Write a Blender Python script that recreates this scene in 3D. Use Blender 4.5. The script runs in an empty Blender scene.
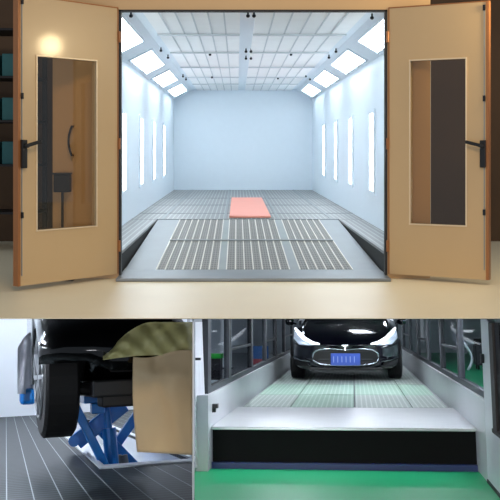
import bpy, bmesh, math, random
from mathutils import Vector, Matrix
random.seed(7)
SC = bpy.context.scene
COL = SC.collection
PI = math.pi
# ------------------------------------------------------------------ camera
F = 1000.0; PX, PY = 237.0, 147.0
S0 = 0.0108; DF = 10.8; CZ = 131*S0
CAMP = Vector((0, 0, CZ))
cd = bpy.data.cameras.new('camera'); cam = bpy.data.objects.new('camera', cd); COL.objects.link(cam)
cam.location = CAMP; cam.rotation_euler = (PI/2, 0, 0)
cd.sensor_width = 36; cd.lens = 36*F/500; cd.shift_x = (250-PX)/500; cd.shift_y = -(250-PY)/500
cd.clip_end = 300; SC.camera = cam
vs = SC.view_settings
vs.view_transform = 'Standard'; vs.look = 'None'; vs.gamma = 1; vs.exposure = 0; vs.use_curve_mapping = False

# ------------------------------------------------------------------ room frames
WORLD = Matrix.Identity(4)
def frame(vx, vy, roll=0):
    f = Vector(((vx-PX)/F, 1, -(vy-PY)/F)).normalized()
    r = f.cross(Vector((0, 0, 1))).normalized(); u = r.cross(f)
    q = math.radians(roll); r, u = r*math.cos(q)+u*math.sin(q), u*math.cos(q)-r*math.sin(q)
    M = Matrix(((r.x, f.x, u.x, CAMP.x), (r.y, f.y, u.y, CAMP.y), (r.z, f.z, u.z, CAMP.z), (0, 0, 0, 1)))
    return M
BAY = frame(354, 320, 1.4)      # bay with the parked car
LIFT = frame(6, 385)       # bay with the raised car
# every point of a bay is given in that bay's own metres: x across, y along, z above eye level
def ray(M, px, py):
    d = Vector(((px-PX)/F, 1, -(py-PY)/F))
    return M.to_3x3().inverted() @ d
def P(M, px, py, y):
    d = ray(M, px, py); return d*(y/d.y)
def PZ(M, px, py, z):
    d = ray(M, px, py); return d*(z/d.z)
def T(x, y, k):
    return Vector(((x-PX)*k*S0, k*DF, CZ-(y-PY)*k*S0))

# ------------------------------------------------------------------ materials
def srgb(c):
    return tuple(((v/255)/12.92 if v/255 <= .04045 else ((v/255+.055)/1.055)**2.4) for v in c)
MATS = {}
def mat(name, c, rough=.5, metal=0, emit=0, ecol=None, var=.06, scale=6, spec=.5, coat=0, trans=0, bump=0, crough=.03):
    m = bpy.data.materials.new(name); m.use_nodes = True
    nt = m.node_tree; b = nt.nodes['Principled BSDF']
    c = srgb(c)
    tc = nt.nodes.new('ShaderNodeTexCoord'); nz = nt.nodes.new('ShaderNodeTexNoise')
    nz.inputs['Scale'].default_value = scale; nz.inputs['Detail'].default_value = 4
    nt.links.new(tc.outputs['Object'], nz.inputs['Vector'])
    mx = nt.nodes.new('ShaderNodeMix'); mx.data_type = 'RGBA'
    mx.inputs[6].default_value = tuple(v*(1-var) for v in c)+(1,)
    mx.inputs[7].default_value = tuple(min(1, v*(1+var)) for v in c)+(1,)
    nt.links.new(nz.outputs[0], mx.inputs[0]); nt.links.new(mx.outputs[2], b.inputs['Base Color'])
    b.inputs['Roughness'].default_value = rough; b.inputs['Metallic'].default_value = metal
    b.inputs['Specular IOR Level'].default_value = spec; b.inputs['Coat Weight'].default_value = coat; b.inputs['Coat Roughness'].default_value = crough
    b.inputs['Transmission Weight'].default_value = trans
    if emit:
        b.inputs['Emission Color'].default_value = srgb(ecol or (255, 255, 255))+(1,)
        b.inputs['Emission Strength'].default_value = emit
    if bump:
        bp = nt.nodes.new('ShaderNodeBump'); bp.inputs['Strength'].default_value = bump
        nt.links.new(nz.outputs[0], bp.inputs['Height']); nt.links.new(bp.outputs[0], b.inputs['Normal'])
    MATS[name] = m; return m
def glass(name, tint=(225, 235, 235), refl=.12, rough=.02, ior=1.45):
    m = bpy.data.materials.new(name); m.use_nodes = True; nt = m.node_tree
    nt.nodes.remove(nt.nodes['Principled BSDF']); out = nt.nodes['Material Output']
    t = nt.nodes.new('ShaderNodeBsdfTransparent'); t.inputs[0].default_value = srgb(tint)+(1,)
    g = nt.nodes.new('ShaderNodeBsdfGlossy'); g.inputs['Roughness'].default_value = rough
    fr = nt.nodes.new('ShaderNodeFresnel'); fr.inputs[0].default_value = ior
    mt = nt.nodes.new('ShaderNodeMath'); mt.operation = 'ADD'; mt.inputs[1].default_value = refl; mt.use_clamp = True
    mx = nt.nodes.new('ShaderNodeMixShader')
    nt.links.new(fr.outputs[0], mt.inputs[0])
    if ior > 1: nt.links.new(mt.outputs[0], mx.inputs[0])
    else: mx.inputs[0].default_value = refl
    nt.links.new(t.outputs[0], mx.inputs[1]); nt.links.new(g.outputs[0], mx.inputs[2]); nt.links.new(mx.outputs[0], out.inputs[0])
    MATS[name] = m; return m
def grate(name, bar, gap, sx, wx, sy, wy, rough=.45, metal=.3, cross=None, swap=False):
    """steel grating: light bars along y every sx (share wx of the pitch), cross bars every sy (share wy)."""
    m = bpy.data.materials.new(name); m.use_nodes = True; nt = m.node_tree; b = nt.nodes['Principled BSDF']
    tc = nt.nodes.new('ShaderNodeTexCoord'); sp = nt.nodes.new('ShaderNodeSeparateXYZ')
    nt.links.new(tc.outputs['Object'], sp.inputs[0])
    def band(o, pitch, share):
        a = nt.nodes.new('ShaderNodeMath'); a.operation = 'DIVIDE'; a.inputs[1].default_value = pitch
        f = nt.nodes.new('ShaderNodeMath'); f.operation = 'FRACT'
        l = nt.nodes.new('ShaderNodeMath'); l.operation = 'LESS_THAN'; l.inputs[1].default_value = share
        nt.links.new(sp.outputs[o], a.inputs[0]); nt.links.new(a.outputs[0], f.inputs[0]); nt.links.new(f.outputs[0], l.inputs[0])
        return l.outputs[0]
    bx, by = band(0, sx, wx), band(1, sy, wy)
    m1 = nt.nodes.new('ShaderNodeMix'); m1.data_type = 'RGBA'; m2 = nt.nodes.new('ShaderNodeMix'); m2.data_type = 'RGBA'
    m1.inputs[6].default_value = srgb(gap)+(1,); m1.inputs[7].default_value = srgb(cross or bar)+(1,)
    nt.links.new(by, m1.inputs[0]); nt.links.new(m1.outputs[2], m2.inputs[6]); m2.inputs[7].default_value = srgb(bar)+(1,)
    nt.links.new(bx, m2.inputs[0]); nt.links.new(m2.outputs[2], b.inputs['Base Color'])
    b.inputs['Roughness'].default_value = rough; b.inputs['Metallic'].default_value = metal
    MATS[name] = m; return m

# ------------------------------------------------------------------ mesh helpers
def B(): return bmesh.new()
def hexa(bm, p):
    v = [bm.verts.new(q) for q in p]
    for f in ((0, 3, 2, 1), (4, 5, 6, 7), (0, 1, 5, 4), (1, 2, 6, 5), (2, 3, 7, 6), (3, 0, 4, 7)):
        bm.faces.new([v[i] for i in f])
    return v
def box(bm, x0, x1, y0, y1, z0, z1):
    hexa(bm, [(x0, y0, z0), (x1, y0, z0), (x1, y1, z0), (x0, y1, z0), (x0, y0, z1), (x1, y0, z1), (x1, y1, z1), (x0, y1, z1)]); return bm
def slab(bm, poly, d):
    """extrude polygon (list of points) by vector d"""
    poly = [Vector(q) for q in poly]; d = Vector(d); n = len(poly)
    a = [bm.verts.new(q) for q in poly]; b = [bm.verts.new(q+d) for q in poly]
    bm.faces.new(a[::-1]); bm.faces.new(b)
    for i in range(n): bm.faces.new([a[i], a[(i+1) % n], b[(i+1) % n], b[i]])
    return bm
def tube(bm, pts, r, n=8, closed=False):
    pts = [Vector(p) for p in pts]; rings = []
    m = len(pts)
    for i, p in enumerate(pts):
        if closed: t = (pts[(i+1) % m]-pts[i-1]).normalized()
        else: t = (pts[min(i+1, m-1)]-pts[max(i-1, 0)]).normalized()
        a = t.cross(Vector((0, 0, 1)))
        if a.length < .05: a = t.cross(Vector((0, 1, 0)))
        a.normalize(); b = t.cross(a)
        rr = r[i] if isinstance(r, (list, tuple)) else r
        rings.append([bm.verts.new(p+(a*math.cos(2*PI*j/n)+b*math.sin(2*PI*j/n))*rr) for j in range(n)])
    rng = range(m) if closed else range(m-1)
    for i in rng:
        A, C = rings[i], rings[(i+1) % m]
        for j in range(n): bm.faces.new([A[j], A[(j+1) % n], C[(j+1) % n], C[j]])
    if not closed: bm.faces.new(rings[0][::-1]); bm.faces.new(rings[-1])
    return bm
def lathe(bm, prof, c, axis='x', n=32):
    """prof: list of (along axis, radius) revolve about axis through c"""
    c = Vector(c); rings = []
    for a, r in prof:
        ring = []
        for j in range(n):
            s, q = math.sin(2*PI*j/n)*r, math.cos(2*PI*j/n)*r
            v = {'x': Vector((a, q, s)), 'z': Vector((q, s, a)), 'y': Vector((q, a, s))}[axis]
            ring.append(bm.verts.new(c+v))
        rings.append(ring)
    for A, C in zip(rings, rings[1:]):
        for j in range(n): bm.faces.new([A[j], A[(j+1) % n], C[(j+1) % n], C[j]])
    bm.faces.new(rings[0]); bm.faces.new(rings[-1][::-1]); return bm
def bar(bm, a, b, w, h):
    """rectangular bar from a to b: w across, h tall"""
    a, b = Vector(a), Vector(b); t = (b-a).normalized()
    s = t.cross(Vector((0, 0, 1)));
    if s.length < .05: s = Vector((1, 0, 0))
    s.normalize(); u = s.cross(t)
    s *= w/2; u *= h/2
    hexa(bm, [a-s-u, a+s-u, b+s-u, b-s-u, a-s+u, a+s+u, b+s+u, b-s+u]); return bm

def finish(o, bev=0, smooth=False, sub=0):
    if bev:
        m = o.modifiers.new('bevel', 'BEVEL'); m.width = bev; m.segments = 2; m.limit_method = 'ANGLE'
    if sub:
        m = o.modifiers.new('sub', 'SUBSURF'); m.levels = sub; m.render_levels = sub
    if smooth:
        for p in o.data.polygons: p.use_smooth = True
def mk(name, bm, m, M, base, parent=None, bev=0, smooth=False, sub=0):
    bmesh.ops.recalc_face_normals(bm, faces=bm.faces)
    bmesh.ops.translate(bm, verts=bm.verts, vec=-base)
    me = bpy.data.meshes.new(name); bm.to_mesh(me); bm.free()
    o = bpy.data.objects.new(name, me); COL.objects.link(o); me.materials.append(MATS[m])
    if parent is not None: o.parent = parent
    else: o.matrix_world = M @ Matrix.Translation(base)
    finish(o, bev, smooth, sub); return o
def tag(o, label, cat, group=None, kind=None):
    if label: o['label'] = label
    if cat: o['category'] = cat
    if group: o['group'] = group
    if kind: o['kind'] = kind
    return o
class Thing:
    def __init__(s, name, label, cat, base, M=WORLD, group=None):
        s.M = M; s.base = Vector(base)
        s.o = bpy.data.objects.new(name, None); COL.objects.link(s.o); s.o.empty_display_size = .1
        s.o.matrix_world = M @ Matrix.Translation(s.base); tag(s.o, label, cat, group)
    def part(s, name, bm, m, parent=None, label=None, **k):
        o = mk(name, bm, m, s.M, s.base, parent or s.o, **k)
        if label: o['label'] = label
        return o
def single(name, bm, m, label, cat, M=WORLD, group=None, **k):
    vs_ = [v.co for v in bm.verts]
    base = Vector(((min(v.x for v in vs_)+max(v.x for v in vs_))/2, (min(v.y for v in vs_)+max(v.y for v in vs_))/2, min(v.z for v in vs_)))
    return tag(mk(name, bm, m, M, base, **k), label, cat, group)
def struct(name, bm, m, M=WORLD, **k):
    return tag(mk(name, bm, m, M, Vector((0, 0, 0)), **k), None, None, kind='structure')
def copy_tree(o, M, base, rz=0, label=None):
    def cp(a, par):
        c = a.copy(); COL.objects.link(c)
        if par is not None: c.parent = par; c.matrix_parent_inverse = a.matrix_parent_inverse.copy()
        for ch in list(a.children): cp(ch, c)
        return c
    r = cp(o, None); r.matrix_world = M @ Matrix.Translation(base) @ Matrix.Rotation(rz, 4, 'Z')
    if label: r['label'] = label
    return r

# ------------------------------------------------------------------ materials list
mat('booth_white', (221, 233, 242), .35, var=.02)
mat('ceiling_white', (244, 246, 247), .7, var=.05, scale=3)
mat('bar_grey', (196, 203, 208), .5, var=.05)
mat('bolt_dark', (35, 38, 45), .4, .6)
mat('lamp_white', (255, 255, 255), .5, emit=10.5, ecol=(240, 249, 255), var=0)
mat('tube_white', (255, 255, 255), .5, emit=6.5, ecol=(240, 249, 255), var=0)
mat('door_cream', (195, 166, 124), .3, var=.03, scale=2, coat=.35, crough=.09)
mat('facade_cream', (200, 164, 118), .45, var=.05, scale=2)
mat('trim_warm_lit', (158, 104, 62), .4, .3, var=.1)  # orange of the warm light put into the door trim colour
mat('trim_light', (226, 206, 174), .35, .2)
mat('seal_black', (22, 20, 22), .6)
mat('black_plastic', (14, 13, 13), .35)
mat('steel', (124, 130, 134), .45, .5, var=.12, scale=3)
mat('steel_dull', (140, 146, 148), .5, .35, var=.15, scale=2.5)
mat('pit_black', (10, 11, 12), .8)
mat('salmon', (222, 148, 132), .6, var=.05)
mat('hall_floor', (236, 222, 190), .4, var=.04, scale=1.5)
mat('hall_dark', (84, 62, 42), .8, var=.3, scale=1.2)
mat('teal', (25, 88, 92), .6, var=.3, scale=8)
mat('rack_dark', (26, 24, 26), .5, .4)
glass('door_glass', (240, 234, 224), .05, ior=1)
mat('bar_bright', (214, 210, 200), .45, .1)
grate('ramp_grating', (134, 131, 126), (92, 91, 89), .03, .3, .15, .28, .6, .0, cross=(132, 130, 126))
grate('floor_grating', (166, 168, 166), (118, 120, 120), .0756, .25, .08, .3, .45, .3, cross=(140, 141, 140))

# ================================================================== UPPER: spray booth
def U(px): return px*S0                    # front-plane pixels to metres
XL, XR = U(-157.5), U(187.5)               # booth side walls
ZF = CZ-U(107.5)                           # raised grating floor
ZW = CZ+U(119)                             # top of side walls
ZC = CZ+U(143); CXL, CXR = U(-110), U(147) # flat ceiling
YB = 2.5*DF
th = .08
struct('wall_left', slab(B(), [(XL, DF+.06, 0), (XL, YB, 0), (XL, YB, ZW), (XL, DF+.06, ZW)], (-th, 0, 0)), 'booth_white')
struct('wall_right', slab(B(), [(XR, DF+.06, 0), (XR, YB, 0), (XR, YB, ZW), (XR, DF+.06, ZW)], (th, 0, 0)), 'booth_white')
struct('wall_back', box(B(), XL-th, XR+th, YB, YB+th, 0, ZC+.1), 'booth_white')
def cove(x0, x1, name):
    s = slab(B(), [(x0, DF+.06, ZW), (x0, YB, ZW), (x1, YB, ZC), (x1, DF+.06, ZC)], (0, 0, .05)); return struct(name, s, 'booth_white')
cove(XL, CXL, 'trim_1'); cove(XR, CXR, 'trim_2')
struct('ceiling', box(B(), CXL, CXR, DF+.06, YB, ZC, ZC+.08), 'booth_white')
# ceiling filter fields with longitudinal battens and cross bars
xc = (248-237)*S0*1.06
for side, (x0, x1) in enumerate(((CXL+.12, xc-.09), (xc+.09, CXR-.12))):
    nm = 'left' if side == 0 else 'right'
    t = Thing('ceiling_filter', f'white ceiling filter field with grey cross bars, {nm} half of the booth ceiling', 'ceiling filter', ((x0+x1)/2, DF*1.7, ZC), group='ceiling filter fields')
    t.part('filter_sheet', box(B(), x0, x1, DF*1.03, YB-.1, ZC-.02, ZC), 'ceiling_white')
    n = 6
    for i in range(1, n):
        x = x0+(x1-x0)*i/n
        t.part('batten', box(B(), x-.009, x+.009, DF*1.03, YB-.1, ZC-.03, ZC-.02), 'bar_grey')
    for k in (1.245, 1.48, 1.75, 2.0, 2.22):
        t.part('cross_bar', box(B(), x0, x1, DF*k-.03, DF*k+.03, ZC-.05, ZC-.03), 'bar_grey')
dots = [(131, 15), (161, 50), (168, 57), (210, 54), (248, 15), (254, 15), (246, 51), (251, 51), (246, 58), (251, 58), (372, 17), (336, 51), (329, 57), (291, 54), (183, 76), (186, 79), (278, 78), (212, 77), (306, 76), (310, 79)]
def sprink(x, y):
    bm = B(); k = (ZC-.04-CZ)/S0/(PY-y); p = T(x, y, k)
    return p
p0 = sprink(*dots[0]); proto = None
for i, (x, y) in enumerate(dots):
    p = sprink(x, y)
    if proto is None:
        b0 = B(); lathe(b0, [(.04, .01), (.01, .01), (.0, .022), (-.02, .022), (-.03, .01)], p, 'z', 10)
        proto = mk('ceiling_nozzle', b0, 'bolt_dark', WORLD, p)
        tag(proto, 'small dark nozzle dot under the white booth ceiling', 'nozzle', 'ceiling nozzles of the booth')
    else:
        c = proto.copy(); COL.objects.link(c); c.matrix_world = Matrix.Translation(p)
ORD = ['first', 'second', 'third', 'fourth']
# wall lamps
def wall_lamp(x, s, y, label):
    t = Thing('wall_light', label, 'wall light', (x, y, CZ-U(62)), group='vertical wall lights of the booth')
    z0, z1 = CZ-U(62), CZ+U(48); w = .22
    fr = B()
    for (a, b, c, d) in ((-w-.07, -w, z0-.04, z1+.04), (w, w+.07, z0-.04, z1+.04), (-w, w, z0-.04, z0+.02), (-w, w, z1-.02, z1+.04)):
        box(fr, x, x+s*.03, y+a, y+b, c, d)
    t.part('frame', fr, 'booth_white')
    t.part('diffuser', box(B(), x, x+s*.012, y-w, y+w, z0+.02, z1-.02), 'tube_white')
    return t.o
ks = (1.377, 1.631, 1.880, 2.135)
wl = wr_ = None
for i, k in enumerate(ks):
    la = f'tall narrow white light on the booth {{}} wall, {ORD[i]} from the doors'
    if wl is None: wl = wall_lamp(XL, 1, DF*k, la.format('left')); wr_ = wall_lamp(XR, -1, DF*k, la.format('right'))
    else:
        copy_tree(wl, WORLD, Vector((XL, DF*k, CZ-U(62))), 0, la.format('left')); copy_tree(wr_, WORLD, Vector((XR, DF*k, CZ-U(62))), 0, la.format('right'))
# cove lamps
def cove_lamp(x0, x1, k, label):
    y = DF*k; a = Vector((x0, y, ZW)); d = Vector((x1-x0, 0, ZC-ZW))
    t = Thing('ceiling_light', label, 'ceiling light', a, group='slanted ceiling lights of the booth')
    nrm = Vector((-d.z, 0, d.x)) if d.x > 0 else Vector((d.z, 0, -d.x)); nrm.normalize(); nrm = -nrm
    L = DF*.125
    def q(u, v, w=0): return a+d*u+Vector((0, v, 0))+nrm*w
    t.part('diffuser', slab(B(), [q(.16, -L), q(.16, L), q(.76, L), q(.76, -L)], nrm*.012), 'lamp_white')
    fr = B()
    for (u0, u1, v0, v1) in ((.10, .16, -L-.08, L+.08), (.76, .82, -L-.08, L+.08), (.16, .76, -L-.08, -L), (.16, .76, L, L+.08)):
        slab(fr, [q(u0, v0), q(u0, v1), q(u1, v1), q(u1, v0)], nrm*.022)
    t.part('frame', fr, 'booth_white')
    for i in range(7):
        t.part('bolt', tube(B(), [q(.13, -L+i*2*L/6, .02), q(.13, -L+i*2*L/6, .035)], .014, 6), 'bar_grey')
    return t.o
kc = (1.16, 1.53, 1.90, 2.28); cl = None
for i, k in enumerate(kc):
    la = f'slanted bright white light panel along the {{}} ceiling edge, {ORD[i]} from the doors'
    if cl is None: cl = cove_lamp(XL, CXL, k, la.format('left')); cr = cove_lamp(XR, CXR, k, la.format('right'))
    else:
        copy_tree(cl, WORLD, Vector((XL, DF*k, ZW)), 0, la.format('left')); copy_tree(cr, WORLD, Vector((XR, DF*k, ZW)), 0, la.format('right'))
# raised floor
KH = 1.483; YH = KH*DF; RXL, RXR = U(-118.6), U(151)
struct('floor', box(B(), XL, XR, YH, YB, ZF-.08, ZF), 'floor_grating')
sb = B()
for x in (XL+.5, U(-18), U(62), XR-.5): box(sb, x-.02, x+.02, YH+.02, YB, ZF, ZF+.006)
for k in (1.62, 1.85, 2.1): box(sb, XL, XR, DF*k-.03, DF*k+.03, ZF, ZF+.006)
struct('trim_3', sb, 'steel_dull')
hb = B(); box(hb, RXL, RXR, YH-.02, YH+.06, ZF-.06, ZF+.008); struct('trim_4', hb, 'steel_dull')
# side strips of grating at raised level
for x0, x1, nm in ((XL, RXL, 'left'), (RXR, XR, 'right')):
    t = Thing('side_walkway', f'narrow raised grating walkway beside the lowered ramp on the {nm}', 'walkway', ((x0+x1)/2, DF*1.2, 0), group='raised side walkways')
    t.part('grating_deck', box(B(), x0+.003, x1-.003, DF+.1, YH-.03, ZF-.03, ZF), 'floor_grating')
    t.part('side_skirt', box(B(), x0+.02, x1-.02, DF+.1, YH-.03, .0, ZF-.03), 'pit_black')
# ramp: steel frame with three gratings
Y0 = DF*1.045
def rz(y): return .03+(ZF-.03)*(y-Y0)/(YH-Y0)
t = Thing('ramp', 'lowered grey steel grating ramp rising from the booth threshold to its floor', 'ramp', ((RXL+RXR)/2, Y0, 0))
def rs(bm, x0, x1, y0=Y0, y1=YH-.02, a=-.03, b=0):
    hexa(bm, [(x0, y0, rz(y0)+a), (x1, y0, rz(y0)+a), (x1, y1, rz(y1)+a), (x0, y1, rz(y1)+a), (x0, y0, rz(y0)+b), (x1, y0, rz(y0)+b), (x1, y1, rz(y1)+b), (x0, y1, rz(y1)+b)]); return bm
gx = [U(-84.5), U(-20), U(-11), U(55), U(66), U(121)]
t.part('side_plate', rs(B(), RXL+.015, gx[0]), 'steel', label='smooth steel plate')
t.part('side_plate', rs(B(), gx[5], RXR-.015), 'steel', label='smooth steel plate')
for a, b in ((1, 2), (3, 4)): t.part('joint_strip', rs(B(), gx[a], gx[b]), 'steel_dull')
for a, b in ((0, 1), (2, 3), (4, 5)):
    g = t.part('grating', rs(B(), gx[a], gx[b], a=-.03, b=-.006), 'ramp_grating')
    n = round((gx[b]-gx[a])/.097)
    for i in range(n+1):
        x = gx[a]+(gx[b]-gx[a])*i/n; t.part('bearing_bar', rs(B(), x-.007, x+.007, a=-.01, b=.004), 'bar_bright', parent=g)
cb = B(); ym = DF*1.26; rs(cb, gx[0], gx[5], ym-.03, ym+.03, -.005, .016); t.part('cross_rib', cb, 'steel_dull')
for ul in (slab(B(), [(RXL+.03, YH-.06, 0), (RXL+.03, Y0+.3, 0), (RXL+.03, YH-.06, ZF-.06)], (.02, 0, 0)), slab(B(), [(RXR-.05, YH-.06, 0), (RXR-.05, Y0+.3, 0), (RXR-.05, YH-.06, ZF-.06)], (.02, 0, 0))): t.part('support_web', ul, 'pit_black')
struct('trim_5', box(B(), U(-118), U(150), DF*.972, DF*1.043, 0, .035), 'steel', bev=.008)
# salmon plate
bm = B(); y0, y1 = 1.505*DF, 2.05*DF
single('floor_plate', box(bm, U(-11.5), U(51), y0, y1, ZF+.009, ZF+.045), 'salmon', 'salmon red rectangular plate lying on the booth floor behind the ramp', 'plate', bev=.01)

# ---- facade
fx0, fx1 = U(53-237), U(430-237); ox0, ox1 = U(-118), U(150); zt = CZ+U(137)
fy0, fy1 = DF-.02, DF+.06
bm = B(); box(bm, fx0, ox0, fy0, fy1, 0, 3.35); box(bm, ox1, fx1, fy0, fy1, 0, 3.35); box(bm, ox0, ox1, fy0, fy1, zt, 3.35)
struct('wall_front', bm, 'facade_cream')
bm = B(); box(bm, ox0, ox0+.025, fy0-.01, fy1, .035, zt); box(bm, ox1-.025, ox1, fy0-.01, fy1, .035, zt); box(bm, ox0, ox1, fy0-.01, fy1, zt-.02, zt)
struct('trim_6', bm, 'seal_black')

# ---- doors (leaves swung out towards the viewer)
def leaf(name, h, o, win, latch, label, side):
    """h, o: (px x, k, top y, bottom y) at hinge and outer edge"""
    H = Vector(((h[0]-PX)*h[1]*S0, h[1]*DF-.03, 0)); O = Vector(((o[0]-PX)*o[1]*S0, o[1]*DF, 0))
    e = (O-H); W = e.length; e.normalize()
    n = Vector((-e.y, e.x, 0));
    if n.y > 0: n = -n            # towards viewer
    t = Thing(name, label, 'door', H)
    z0 = .05; z1 = CZ+(PY-h[2])*h[1]*S0-.0
    def q(u, z, w): return H+e*u+Vector((0, 0, z))+n*w
    def bxq(bm, u0, u1, za, zb, w0, w1):
        hexa(bm, [q(u0, za, w0), q(u1, za, w0), q(u1, za, w1), q(u0, za, w1), q(u0, zb, w0), q(u1, zb, w0), q(u1, zb, w1), q(u0, zb, w1)]); return bm
    u0, u1, wz0, wz1 = win
    bm = B(); T_ = .06
    bxq(bm, .012, u0, z0, z1, -T_, 0); bxq(bm, u1, W-.03, z0, z1, -T_, 0); bxq(bm, u0, u1, z0, wz0, -T_, 0); bxq(bm, u0, u1, wz1, z1, -T_, 0)
    t.part('panel', bm, 'door_cream')
    bm = B(); bxq(bm, 0, .012, z0, z1, -T_, .004); bxq(bm, W-.03, W, z0, z1, -T_-.01, .008); bxq(bm, 0, W, z1, z1+.012, -T_, .004)
    t.part('edge_trim', bm, 'trim_warm_lit')
    bm = B(); g = .014
    bxq(bm, u0-g, u0, wz0-g, wz1+g, -.02, .012); bxq(bm, u1, u1+g, wz0-g, wz1+g, -.02, .012); bxq(bm, u0, u1, wz0-g, wz0, -.02, .012); bxq(bm, u0, u1, wz1, wz1+g, -.02, .012)
    f = t.part('window_frame', bm, 'trim_light')
    t.part('glass_pane', bxq(B(), u0, u1, wz0, wz1, -.034, -.028), 'door_glass', parent=f)
    # lock case and lever
    zc = latch
    k = t.part('lock_case', bxq(B(), W-.085, W-.025, zc-.16, zc+.12, .008, .05), 'black_plastic', bev=.008)
    bm = B(); tube(bm, [q(W-.055, zc+.06, .05), q(W-.055, zc+.06, .10)], .02, 10)
    bar(bm, q(W-.04, zc+.06, .09), q(W-.22, zc+.105, .09), .022, .035)
    t.part('lever_handle', bm, 'black_plastic', parent=k, bev=.005)
    for zz in (zc-.62, zc+.55, z1-.06): t.part('rod_guide', bxq(B(), W-.06, W-.035, zz-.03, zz+.03, .006, .02), 'bolt_dark')
    bm = B(); bxq(bm, W-.052, W-.043, z0+.1, z1-.05, .002, .01); t.part('latch_rod', bm, 'steel_dull')
    for zz in (.35, 1.45, 2.6): t.part('hinge', tube(B(), [q(-.004, zz-.06, .012), q(-.004, zz+.06, .012)], .016, 8), 'trim_warm_lit')
    return t.o, H, e, n, W
def upos(h, o, px):     # distance along the leaf of picture column px
    H = Vector(((h[0]-PX)*h[1]*S0, h[1]*DF)); O = Vector(((o[0]-PX)*o[1]*S0, o[1]*DF)); a = (px-PX)/F
    d = O-H; s = (a*H.y-H.x)/(d.x-a*d.y); return s*d.length, H.y+d.y*s
hL, oL = (118.5, 1.0, 9.0, 281), (17.5, .905, 0, 0)
hR, oR = (388, 1.0, 9.0, 281), (489, .949, 0, 0)
def wz(h, o, xa, ya, yb):
    u, Y = upos(h, o, xa); return u, CZ-(yb-PY)*Y/F, CZ-(ya-PY)*Y/F
ua, a0, a1 = wz(hL, oL, 96.5, 62, 225.5); ub, b0, b1 = wz(hL, oL, 38.5, 56, 229.5)
lu, lY = upos(hL, oL, 19); LZ = CZ-(152-PY)*lY/F
dl = leaf('booth_door', hL, oL, (ua, ub, (a0+b0)/2, (a1+b1)/2), LZ, 'cream booth door leaf with tall window and bright lamp reflection, left of the opening', 'l')
ua, a0, a1 = wz(hR, oR, 410, 61, 224); ub, b0, b1 = wz(hR, oR, 464.5, 59, 224.5)
lu, lY = upos(hR, oR, 486); LZ = CZ-(152-PY)*lY/F
dr = leaf('booth_door', hR, oR, (ua, ub, (a0+b0)/2, (a1+b1)/2), LZ, 'cream booth door leaf with tall dark window, right of the opening', 'r')

# ---- hall around the booth
FE = 131/171*DF            # front edge of the hall floor
bm = B(); box(bm, -13, 14, FE, 60, -.006, 0); struct('floor', bm, 'hall_floor')
mat('underside', (58, 60, 66), .8)
bm = B(); box(bm, -13, 14, FE+.02, 60, -.012, -.006); struct('ceiling', bm, 'underside')  # unseen dark layer, added so the black car reflects less brightness
bm = B(); box(bm, -9, XL-.35, 15, 15.1, 0, 7); struct('wall_left', bm, 'hall_dark')
bm = B(); box(bm, XR+.14, 9, 15, 15.1, 0, 7); struct('wall_right', bm, 'hall_dark')
bm = B(); box(bm, XL-.35, XR+.14, 15, 15.1, 3.4, 7); struct('wall_back', bm, 'hall_dark')
# rack behind left door
t = Thing('storage_rack', 'dark metal storage rack at the far left behind the cream door', 'rack', (-3.2, 14, 0))
for x in (-3.75, -2.75):
    for y in (13.6, 14.3): t.part('upright', box(B(), x-.03, x+.03, y-.03, y+.03, 0, 3.2), 'rack_dark')
shz = [.5, 1.15, 1.75, 2.35, 3.0]
for z in shz: t.part('shelf', box(B(), -3.78, -2.72, 13.57, 14.33, z, z+.03), 'rack_dark')
bp = None
for j, z in enumerate(shz[1:4]):
    for i in range(2):
        x = -3.45+i*.42
        la = f'teal storage box on the {["second", "third", "fourth"][j]} shelf of the dark rack, {["outer", "inner"][i]} one'
        if bp is None:
            bp = single('storage_box', box(B(), x-.18, x+.18, 13.65, 14.2, z+.03, z+.34), 'teal', la, 'box', group='teal boxes on the rack', bev=.01); bz = z
        else:
            c = bp.copy(); COL.objects.link(c); c.matrix_world = Matrix.Translation((x, 13.925, z+.03)); c['label'] = la
# control box on a stand behind the left door window
k = .985
def TT(x, y): return T(x, y, k)
a, b = TT(54.5, 192), TT(71, 174.5); cx_ = (a.x+b.x)/2; yb = k*DF
t = Thing('control_box', 'dark control box on a thin post seen through the left door window', 'control box', (cx_, yb, 0))
bx_ = t.part('case', box(B(), a.x, b.x, yb-.08, yb+.04, a.z, b.z), 'rack_dark', bev=.01)
t.part('lid', box(B(), a.x-.008, b.x+.008, yb-.09, yb+.05, b.z, b.z+.02), 'black_plastic', bev=.005)
t.part('post', box(B(), cx_-.012, cx_+.012, yb-.03, yb-.005, .02, a.z), 'rack_dark')
t.part('foot', box(B(), cx_-.12, cx_+.12, yb-.1, yb+.06, 0, .02), 'rack_dark')
pts = [T(72+2.5*math.cos(s)-6*math.sin(0), 141+s*0+14*math.sin(s), .995) for s in ()]
pts = []
for i in range(9):
    s = -1+2*i/8; pts.append(T(68.5+3.2*s*s, 141+14.5*s, .99))
bm = B(); tube(bm, pts, .012, 8); bar(bm, pts[0], pts[0]+Vector((0, .09, 0)), .02, .02); bar(bm, pts[-1], pts[-1]+Vector((0, .09, 0)), .02, .02)  # solid shape made for a handle's reflection in the door glass
single('handle_reflection', bm, 'black_plastic', 'curved black shape standing in for a handle reflection in the left door window', 'handle')

exec_lower = True
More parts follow.
